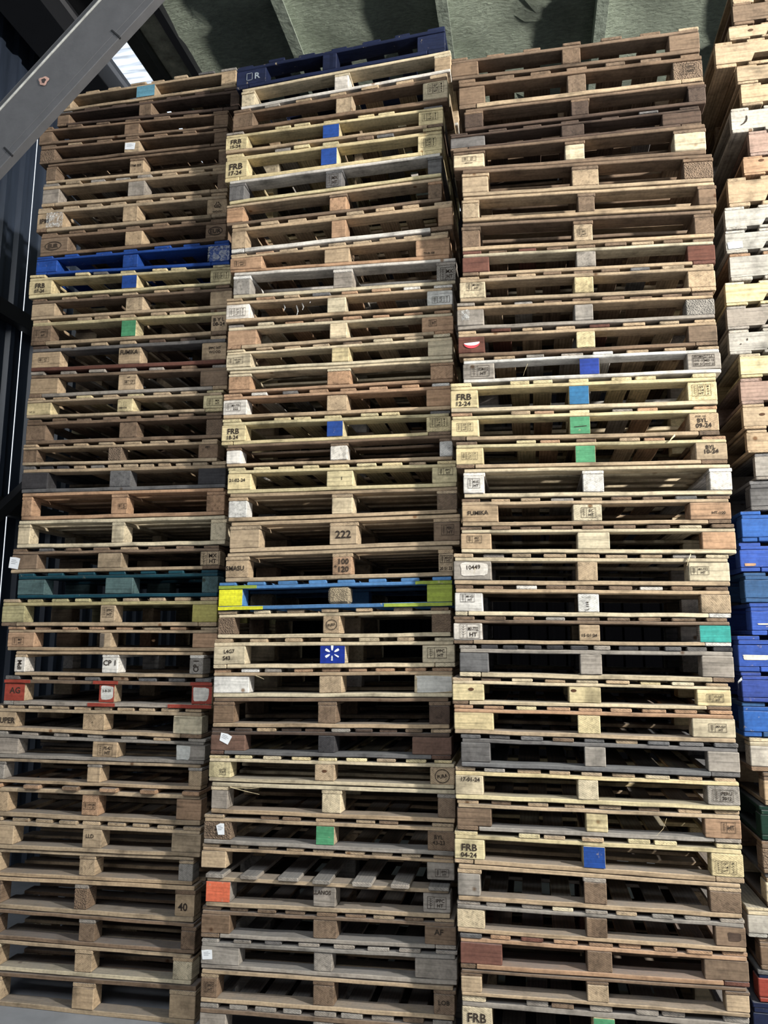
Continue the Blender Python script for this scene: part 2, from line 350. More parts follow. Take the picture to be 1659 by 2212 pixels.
def mark_block(p, blkobj, bx0, bx1, y, t0, t1, items, H):
    """stamps, paint and stickers on a block's front face"""
    W = bx1-bx0; Hb = (t1-t0)*H
    def put(name, VF, mat, dy, col=None):
        V, F = VF
        o = raw(name, [p.P(bx0+a, y-dy, t0+b/H) for a, b in V], F, mat, blkobj, None, col); return o
    ink, inkw = [], []
    navy = False
    for it in items:
        k, _, rest = it.partition(','); f = rest.split(',') if rest else []
        fl = lambda i: float(f[i])
        if k == 'P':
            V, F = beam('x', (.001, W-.001), (-.0015, .0), (.001, Hb-.001), 1, .0006)
            o = raw('painted_face', [p.P(bx0+a, y+b, t0+c/H) for a, b, c in V], F, PA, blkobj, None, tone(f[0], .04))
        elif k == 'A':
            pts = []
            x0, z0, x1, z1 = fl(0)*W, fl(1)*Hb, fl(2)*W, fl(3)*Hb
            full = x0 < .05*W or W < .09
            for i in range(28):
                a = i*math.tau/28; e = .35 if not full else .16
                cc, ss = math.cos(a), math.sin(a)
                r = 1+.07*math.sin(3*a+R()*2)
                xx = math.copysign(abs(cc)**e, cc)*r; zz = math.copysign(abs(ss)**e, ss)*r
                pts.append(((x0+x1)/2+max(-1, min(1, xx*.94))*(x1-x0)/2, (z0+z1)/2+max(-1, min(1, zz*.94))*(z1-z0)/2))
            put('pale_patch' if f[4] in ('w', 'w2') else 'scuffed_patch', (pts, [tuple(range(28))]), PA if f[4] in ('w', 'w2') else WB, .0018, tone(f[4], .03))
        elif k == 'T':
            ink.append(txt(','.join(f[4:]), fl(0)*W, fl(1)*Hb, fl(2)*Hb, fl(3), W*.8))
        elif k == 'F':
            ink.append(txt('FRB', .50*W, .62*Hb, .34*Hb, 0, W*.62)); ink.append(txt(f[0], .48*W, .24*Hb, .24*Hb, 0, W*.60))
        elif k == 'I':
            x0, z0, x1, z1 = fl(0)*W, fl(1)*Hb, fl(2)*W, fl(3)*Hb; t = .0016; xm = x0+(x1-x0)*.36
            ink.append(frame(x0, z0, x1, z1, t)); ink.append(rect(xm, z0, xm+t, z1)); ink.append(wheat(x0+.004, z0+.004, xm-.003, z1-.004, t))
            cx = (xm+x1)/2; hh = z1-z0
            if len(f) > 5 and f[5]:
                ink.append(txt(f[4], cx, z0+hh*.68, hh*.27, 0, (x1-xm)*.8)); ink.append(txt(f[5], cx, z0+hh*.28, hh*.28, 0, (x1-xm)*.7))
            else: ink.append(txt(f[4], cx, z0+hh*.5, hh*.4, 0, (x1-xm)*.75))
        elif k == 'M':
            x0, z0, x1, z1 = fl(0)*W, fl(1)*Hb, fl(2)*W, fl(3)*Hb; w3 = (x1-x0); hh = z1-z0; t = .0014
            a, b = x0+w3*.30, x0+w3*.68
            ink += [frame(x0, z0, a-.001, z1, t), frame(a+.001, z0, b-.002, z1, t), frame(b+.002, z0, x1, z1, t), wheat(x0+.003, z0+.004, a-.004, z1-.004, t)]
            for q, s in enumerate(('GT', '114', 'HT')): ink.append(txt(s, (a+b)/2, z1-hh*(.22+.28*q), hh*.2, 0, (b-a)*.7))
            for q, s in enumerate('MAGA'): ink.append(txt(s, (b+x1)/2, z1-hh*(.17+.22*q), hh*.15, 0))
        elif k == 'E':
            cx, cz, w, h = fl(0)*W, fl(1)*Hb, fl(2)*W/2, fl(3)*Hb/2; V = []; F = []
            for i in range(36):
                a = i*math.tau/36; V += [(cx+w*math.cos(a), cz+h*math.sin(a)), (cx+(w-.0045)*math.cos(a), cz+(h-.0045)*math.sin(a))]
            F = [(2*i, 2*((i+1) % 36), 2*((i+1) % 36)+1, 2*i+1) for i in range(36)]
            ink.append((V, F)); ink.append(txt('EUR', cx, cz, h*.95, 0, w*1.5))
        elif k == 'O':
            cx, cz, r = fl(0)*W, fl(1)*Hb, fl(2)*Hb; V = []
            for i in range(30):
                a = i*math.tau/30; V += [(cx+r*math.cos(a)*1.1, cz+r*math.sin(a)), (cx+(r-.003)*math.cos(a)*1.1, cz+(r-.003)*math.sin(a))]
            ink.append((V, [(2*i, 2*((i+1) % 30), 2*((i+1) % 30)+1, 2*i+1) for i in range(30)])); ink.append(txt('PURA', cx, cz, r*.5, 12, r*1.5))
        elif k == 'Y':
            cx, cz, r = fl(0)*W, fl(1)*Hb, fl(2)*Hb*.55
            P3 = [(cx+r*1.05*math.cos(math.radians(a)), cz+r*math.sin(math.radians(a))-.004) for a in (90, 210, 330)]
            for i in range(3):
                (ax, az), (bx, bz) = P3[i], P3[(i+1) % 3]; d = Vector((bx-ax, bz-az)); n = Vector((-d.y, d.x)).normalized()*.002
                A = Vector((ax, az))+d*.12; B = Vector((ax, az))+d*.72; T = Vector((ax, az))+d*.92
                ink.append(([tuple(A-n), tuple(B-n), tuple(B+n), tuple(A+n)], [(0, 1, 2, 3)])); ink.append(([tuple(B-n*2.6), tuple(T), tuple(B+n*2.6)], [(0, 1, 2)]))
            ink.append(txt('50', cx, cz-.006, r*.5))
        elif k == 'G': ink.append(frame(fl(0)*W, fl(1)*Hb, fl(2)*W, fl(3)*Hb, .003))
        elif k == 'X':
            x0, z0, x1, z1 = .16*W, .2*Hb, .82*W, .9*Hb; t = .002; zm = z0+(z1-z0)*.67; xm = (x0+x1)/2
            ink += [frame(x0, z0, x1, z1, t), rect(x0, zm, x1, zm+t), rect(xm, z0, xm+t, zm), txt('PROMACLY S.A.', xm, (zm+z1)/2, (z1-zm)*.55, 0, (x1-x0)*.86)]
            for q, (a, b) in enumerate((('LOTE 13', 'MES 12'), ('SER 51', 'ANO 23'))):
                zz = zm-(zm-z0)*(.27+.45*q)
                ink += [txt(a, (x0+xm)/2, zz, (zm-z0)*.27, 0, (xm-x0)*.85), txt(b, (xm+x1)/2, zz, (zm-z0)*.27, 0, (xm-x0)*.85)]
        elif k == 'K':
            cx, cz, w, h, a = fl(0)*W, fl(1)*Hb, fl(2)*W/2, fl(3)*Hb/2, math.radians(fl(4))
            rot = lambda x, z: (cx+x*math.cos(a)-z*math.sin(a), cz+x*math.sin(a)+z*math.cos(a))
            cut = .35 if abs(fl(4)) > 10 or fl(4) == 5 else .08
            V = [rot(-w, h*(1-cut)), rot(-w*(1-cut), -h*.95), rot(w*.95, -h), rot(w, h*.9), rot(w*.1, h)]
            st = put('paper_sticker', (V, [(0, 1, 2, 3, 4)]), LAB, .003)
            st['label'] = 'white paper sticker'
            pr = [join([rect(-w*.6, h*(.45-.3*q), w*(.3+.3*(q % 2)), h*(.52-.3*q)) for q in range(3)])]
            Vp, Fp = join(pr); put('label_lines', ([rot(x, z) for x, z in Vp], Fp), LAB2, .0036)
        elif k == 'S':
            cx, cz, r = .49*W, .58*Hb, Hb*.42; ps = []
            for q in range(6):
                a = math.radians(90+60*q); L0, L1, hw = r*.36, r*(1.04 if q != 3 else 1.0), r*.16
                if q == 4: hw *= .62
                d = (math.cos(a), math.sin(a)); n = (-d[1], d[0])
                if q == 3:
                    for (u0, u1, ww) in ((.36, .5, .6), (.53, .66, .9), (.69, .82, .7), (.85, .98, 1.)):
                        ps.append(([(cx+d[0]*r*u+n[0]*hw*v*ww, cz+d[1]*r*u+n[1]*hw*v*ww) for u, v in ((u0, .7), (u1, .7), (u1, -.8), (u0, -.8))], [(0, 1, 2, 3)]))
                    continue
                ps.append(([(cx+d[0]*u+n[0]*v, cz+d[1]*u+n[1]*v) for u, v in ((L0, hw*.45), ((L0+L1)/2, hw), (L1*.96, hw), (L1, hw*.5), (L1, -hw*.5), (L1*.96, -hw), ((L0+L1)/2, -hw), (L0, -hw*.45))], [tuple(range(8))]))
            put('starburst_logo', join(ps), WHT, .003)
        elif k == 'H':
            cx, cz, w, h = fl(0)*W, fl(1)*Hb, fl(2)*W/2, fl(3)*Hb/2; a0 = math.radians(10)
            half = [(cx+w*math.cos(math.pi+i*math.pi/16+a0), cz+h*.4+h*1.25*math.sin(math.pi+i*math.pi/16+a0)) for i in range(17)]
            put('round_sticker', (half, [tuple(range(17))]), REDS, .003)
            wh = [(cx+w*.97*math.cos(math.pi+i*math.pi/16+a0), cz+h*.44+h*.68*math.sin(math.pi+i*math.pi/16+a0)) for i in range(17)]
            put('sticker_backing', (wh, [tuple(range(17))]), LAB, .0036)
        elif k == 'N':
            cx, cz = fl(0)*W, fl(1)*Hb; pts = [(cx+.013*math.cos(i*.4), cz+.007*math.sin(i*.4)) for i in range(16)]
            put('knot', (pts, [tuple(range(16))]), WB, .0016, srgb(84, 58, 40))
        elif k == 'W':
            x0, z0, x1, z1 = fl(0)*W-.003, fl(1)*Hb, fl(2)*W+.003, fl(3)*Hb; V = []; F = []; n = 14
            for j in range(n+1):
                for i in range(n+1): V.append((x0+(x1-x0)*i/n, -.004-R()*.006, z0+(z1-z0)*j/n+U(-.002, .002)))
            for j in range(n):
                for i in range(n): F.append((j*(n+1)+i, j*(n+1)+i+1, (j+1)*(n+1)+i+1, (j+1)*(n+1)+i))
            raw('plastic_film', [p.P(bx0+a, y+b, t0+c/H) for a, b, c in V], F, FILM, blkobj)
    if ink: put('stamp', join(ink), INKW if TONE_NAVY.get(id(blkobj)) else INK, .0024)
TONE_NAVY = {}
ORD = 'top second third fourth fifth sixth seventh eighth ninth tenth eleventh twelfth thirteenth fourteenth fifteenth sixteenth seventeenth eighteenth nineteenth twentieth twenty-first twenty-second twenty-third twenty-fourth twenty-fifth twenty-sixth twenty-seventh twenty-eighth twenty-ninth thirtieth thirty-first thirty-second thirty-third thirty-fourth thirty-fifth thirty-sixth thirty-seventh thirty-eighth thirty-ninth'.split()
def mklabel(d, pos, st):
    full = f'{d}, {pos} of the {st} stack'
    if len(full.split()) <= 16: return full
    full = f'{d}, {st} stack'
    if len(full.split()) <= 16: return full
    return ' '.join(d.split()[:16])
STK = {1: 'left', 2: 'middle', 3: 'right', 4: 'far right'}
D = 1.0
def pallet(col, i, line):
    nums, ty, tones, nb, desc, marks = (line.split('|')+[''])[:6]
    v = list(map(float, nums.split())); X = v[:6]; zt, zb = v[6:8], v[8:10]
    tn = tones.split(); nb = int(nb or 7); H = (zt[0]+zt[1]-zb[0]-zb[1])/2
    zt = [z-.002 for z in zt]; zb = [z+.002 for z in zb] if min(zb) > FL+.01 else zb
    p = Pal(X, zt, zb, {1: .12, 2: 0., 3: -.12, 4: .1}[col]+U(-.006, .006))
    pos = ORD[i] if i == 0 else ORD[i]+' from top'
    root = thing('wooden_pallet', mklabel(desc, pos, STK[col]), 'pallet', p.o, f'pallets in the {STK[col]} stack')
    mk = {'L': [], 'C': [], 'R': []}
    for m in filter(None, (marks or '').split(';')):
        mk[m[0]].append(m[2:])
    b = .14; st = .125; dk = .125
    x0, lx, c0, c1, rx, x1 = X
    if ty == 'N':
        # stringer pallet: three notched stringers along the front, boards across them
        nbd = 8
        for k in range(nbd):
            w_ = .10; xx = x0+(x1-x0-w_)*k/(nbd-1)
            p.bar('deck_board', 'y', (xx, xx+w_*U(.85, 1)), (0.0, D), (.875, 1), WY, root, tone(tn[0]), 3, .003, .001)
            if k in (0, 1, 3, 4, 6, 7): p.bar('bottom_board', 'y', (xx, xx+w_), (0.0, D), (0, .13), WY, root, tone(tn[2]), 3, .003, .001)
        for yy in (0.0, D/2-.02, D-.04):
            W = x1-x0; t0, t1, tn_ = .13, .875, .42
            pts = [(x0, t0), (x0, t1), (x1, t1), (x1, t0), (x1-.17, t0), (x1-.19, tn_), (x1-.40, tn_), (x1-.42, t0), (x0+.42, t0), (x0+.40, tn_), (x0+.19, tn_), (x0+.17, t0)]
            y0_ = yy+U(-.004, .004)
            V = [p.P(a, y0_, t) for a, t in pts]+[p.P(a, y0_+.038, t) for a, t in pts]; n = len(pts)
            F = [(k, (k+1) % n, n+(k+1) % n, n+k) for k in range(n)]
            quad = [(0, 1, 10, 11), (1, 2, 5, 6, 9, 10), (2, 3, 4, 5), (6, 7, 8, 9)]
            F += [q for q in quad]+[tuple(n+k for k in q[::-1]) for q in quad]
            o = raw('stringer', V, F, WX, root, None, tone(tn[3], .06))
            if yy == 0.0 and mk['L']: mark_block(p, o, x0, x0+.17, y0_, .13, .875, mk['L'], H)
        return root
    # block pallets ------------------------------------------------------------------
    cols3 = ((x0, lx), (c0, c1), (rx, x1)); blk_t = (b, 1-st-dk)
    bw = max(.075, min(.1, (c1-c0)))
    ys = (0., D/2-.045, D-.09)
    for r_, yy in enumerate(ys):
        for q, (a0, a1) in enumerate(cols3):
            if ty == 'X' and r_ == 0 and q == 1: continue
            if ty == 'X' and r_ == 0 and q == 0: pass
            tk = tn[3+q] if r_ == 0 else random.choice(tn[3:6])
            if r_ > 0: a0, a1 = a0+U(-.01, .01)*(q == 1), a1+U(-.01, .01)*(q == 1)
            f0 = U(0, .007) if r_ == 0 else 0
            mat = CH if tk in ('p',) or (r_ == 0 and tk in ('g', 'b') and R() < .12) else (pmat(tk, WB if (a1-a0) > .13 or R() < .4 else WY))
            o = p.bar('block', 'x', (a0, a1), (yy+f0, yy+.09), blk_t, mat, root, tone(tk, .07), 4, .0035 if tk != 'p' else .012, .0008)
            if r_ == 0:
                key = 'LCR'[q]
                if tk == 'N': TONE_NAVY[id(o)] = True
                if mk[key]: mark_block(p, o, a0, a1, yy+f0, blk_t[0], blk_t[1], mk[key], H)
    um = pmat(tn[2], WX); umy = pmat(tn[2], WY); sm = pmat(tn[1], WX); smy = pmat(tn[1], WY); dm = pmat(tn[0], WY); dmx = pmat(tn[0], WX)
    # bottom boards
    split = R() < .62 and ty == 'A'
    e0 = U(.06, .10) if split and R() < .8 else 0; e1 = U(.085, .12) if split else 0
    for k, yy in enumerate((0., D/2-.05, D-.1)):
        if ty == 'X' and k == 0: continue
        if k == 1 and ty == 'A' and split: continue
        p.bar('bottom_board', 'x', (x0+e0+.002, x1-e1-.002), (yy+U(0, .006), yy+U(.088, .1)), (0, b), um, root, tone(tn[2], .1), 9, .003, .0012, -U(0, .0008))
    if split:
        for q, (a0, a1) in enumerate(((x0, x0+max(e0, .0)), (c0, c1), (x1-e1, x1))):
            if a1-a0 < .03: continue
            y_in = .102 if q == 1 else 0.004
            p.bar('bottom_board', 'y', (a0, a1-.001), (y_in, D-(.102 if q == 1 else .003)), (0, b), umy, root, tone(random.choice((tn[2], tn[3], 'b' if tn[2] not in PAINTS else tn[2])), .12), 4, .003, .0008)
    if ty in ('A', 'X'):
        for yy in (0., D/2-.05, D-.1):
            p.bar('stringer_board', 'x', (x0+U(0, .006), x1-U(0, .008)), (yy+U(0, .006), yy+U(.088, .1)), (1-st-dk, 1-dk), sm, root, tone(tn[1], .1), 9, .003, .001)
        frb = 'F,' in marks or 'G' in [q.split(',')[-1] for q in mk['C']]
        if frb: slots = [(0, .095), (.235, .085), (.325, .085), (.5-.04, .085), (.62, .085), (.71, .085), (1-.085, .095)]; slots = [(a*(x1-x0), w_*1.08) for a, w_ in slots]
        else:
            W = x1-x0; w_ = min(.098, W/nb*.8); slots = [((W-w_)*k/(nb-1)+U(-.008, .008)*(0 < k < nb-1), w_*U(.86, 1.06)) for k in range(nb)]
        jut = -.035 if 'jutting grey' in desc or 'jutting out' in desc else 0
        for (a, w_) in slots:
            if a+w_ > x1-x0: w_ = x1-x0-a
            tk = tn[0] if R() < .72 else random.choice((tn[1], tn[3]))
            if R() < .14 and tn[0] not in PAINTS: tk = random.choice('tbgts')
            p.bar('deck_board', 'y', (x0+a, x0+a+w_), (U(0, .012)+jut*U(.5, 1), D-U(0, .01)), (1-dk+.003, 1), pmat(tk, WY), root, tone(tk, .13), 4, .003, .0012)
    else:
        for (a0, a1) in cols3:
            p.bar('stringer_board', 'y', (a0-.002, a1+U(0, .006)), (.004, D-.004), (1-st-dk, 1-dk), smy, root, tone(random.choice((tn[1], tn[3])), .12), 4, .003, .0008)
        n = nb
        for k in range(n):
            w_ = .1 if k in (0, n-1) else U(.075, .1); yy = (D-.1)*k/(n-1)
            p.bar('deck_board', 'x', (x0+U(-.002, .008), x1-U(-.002, .01)), (yy+U(0, .004), yy+w_), (1-dk, 1), dmx, root, tone(tn[0], .12), 9, .003, .001)
    return root
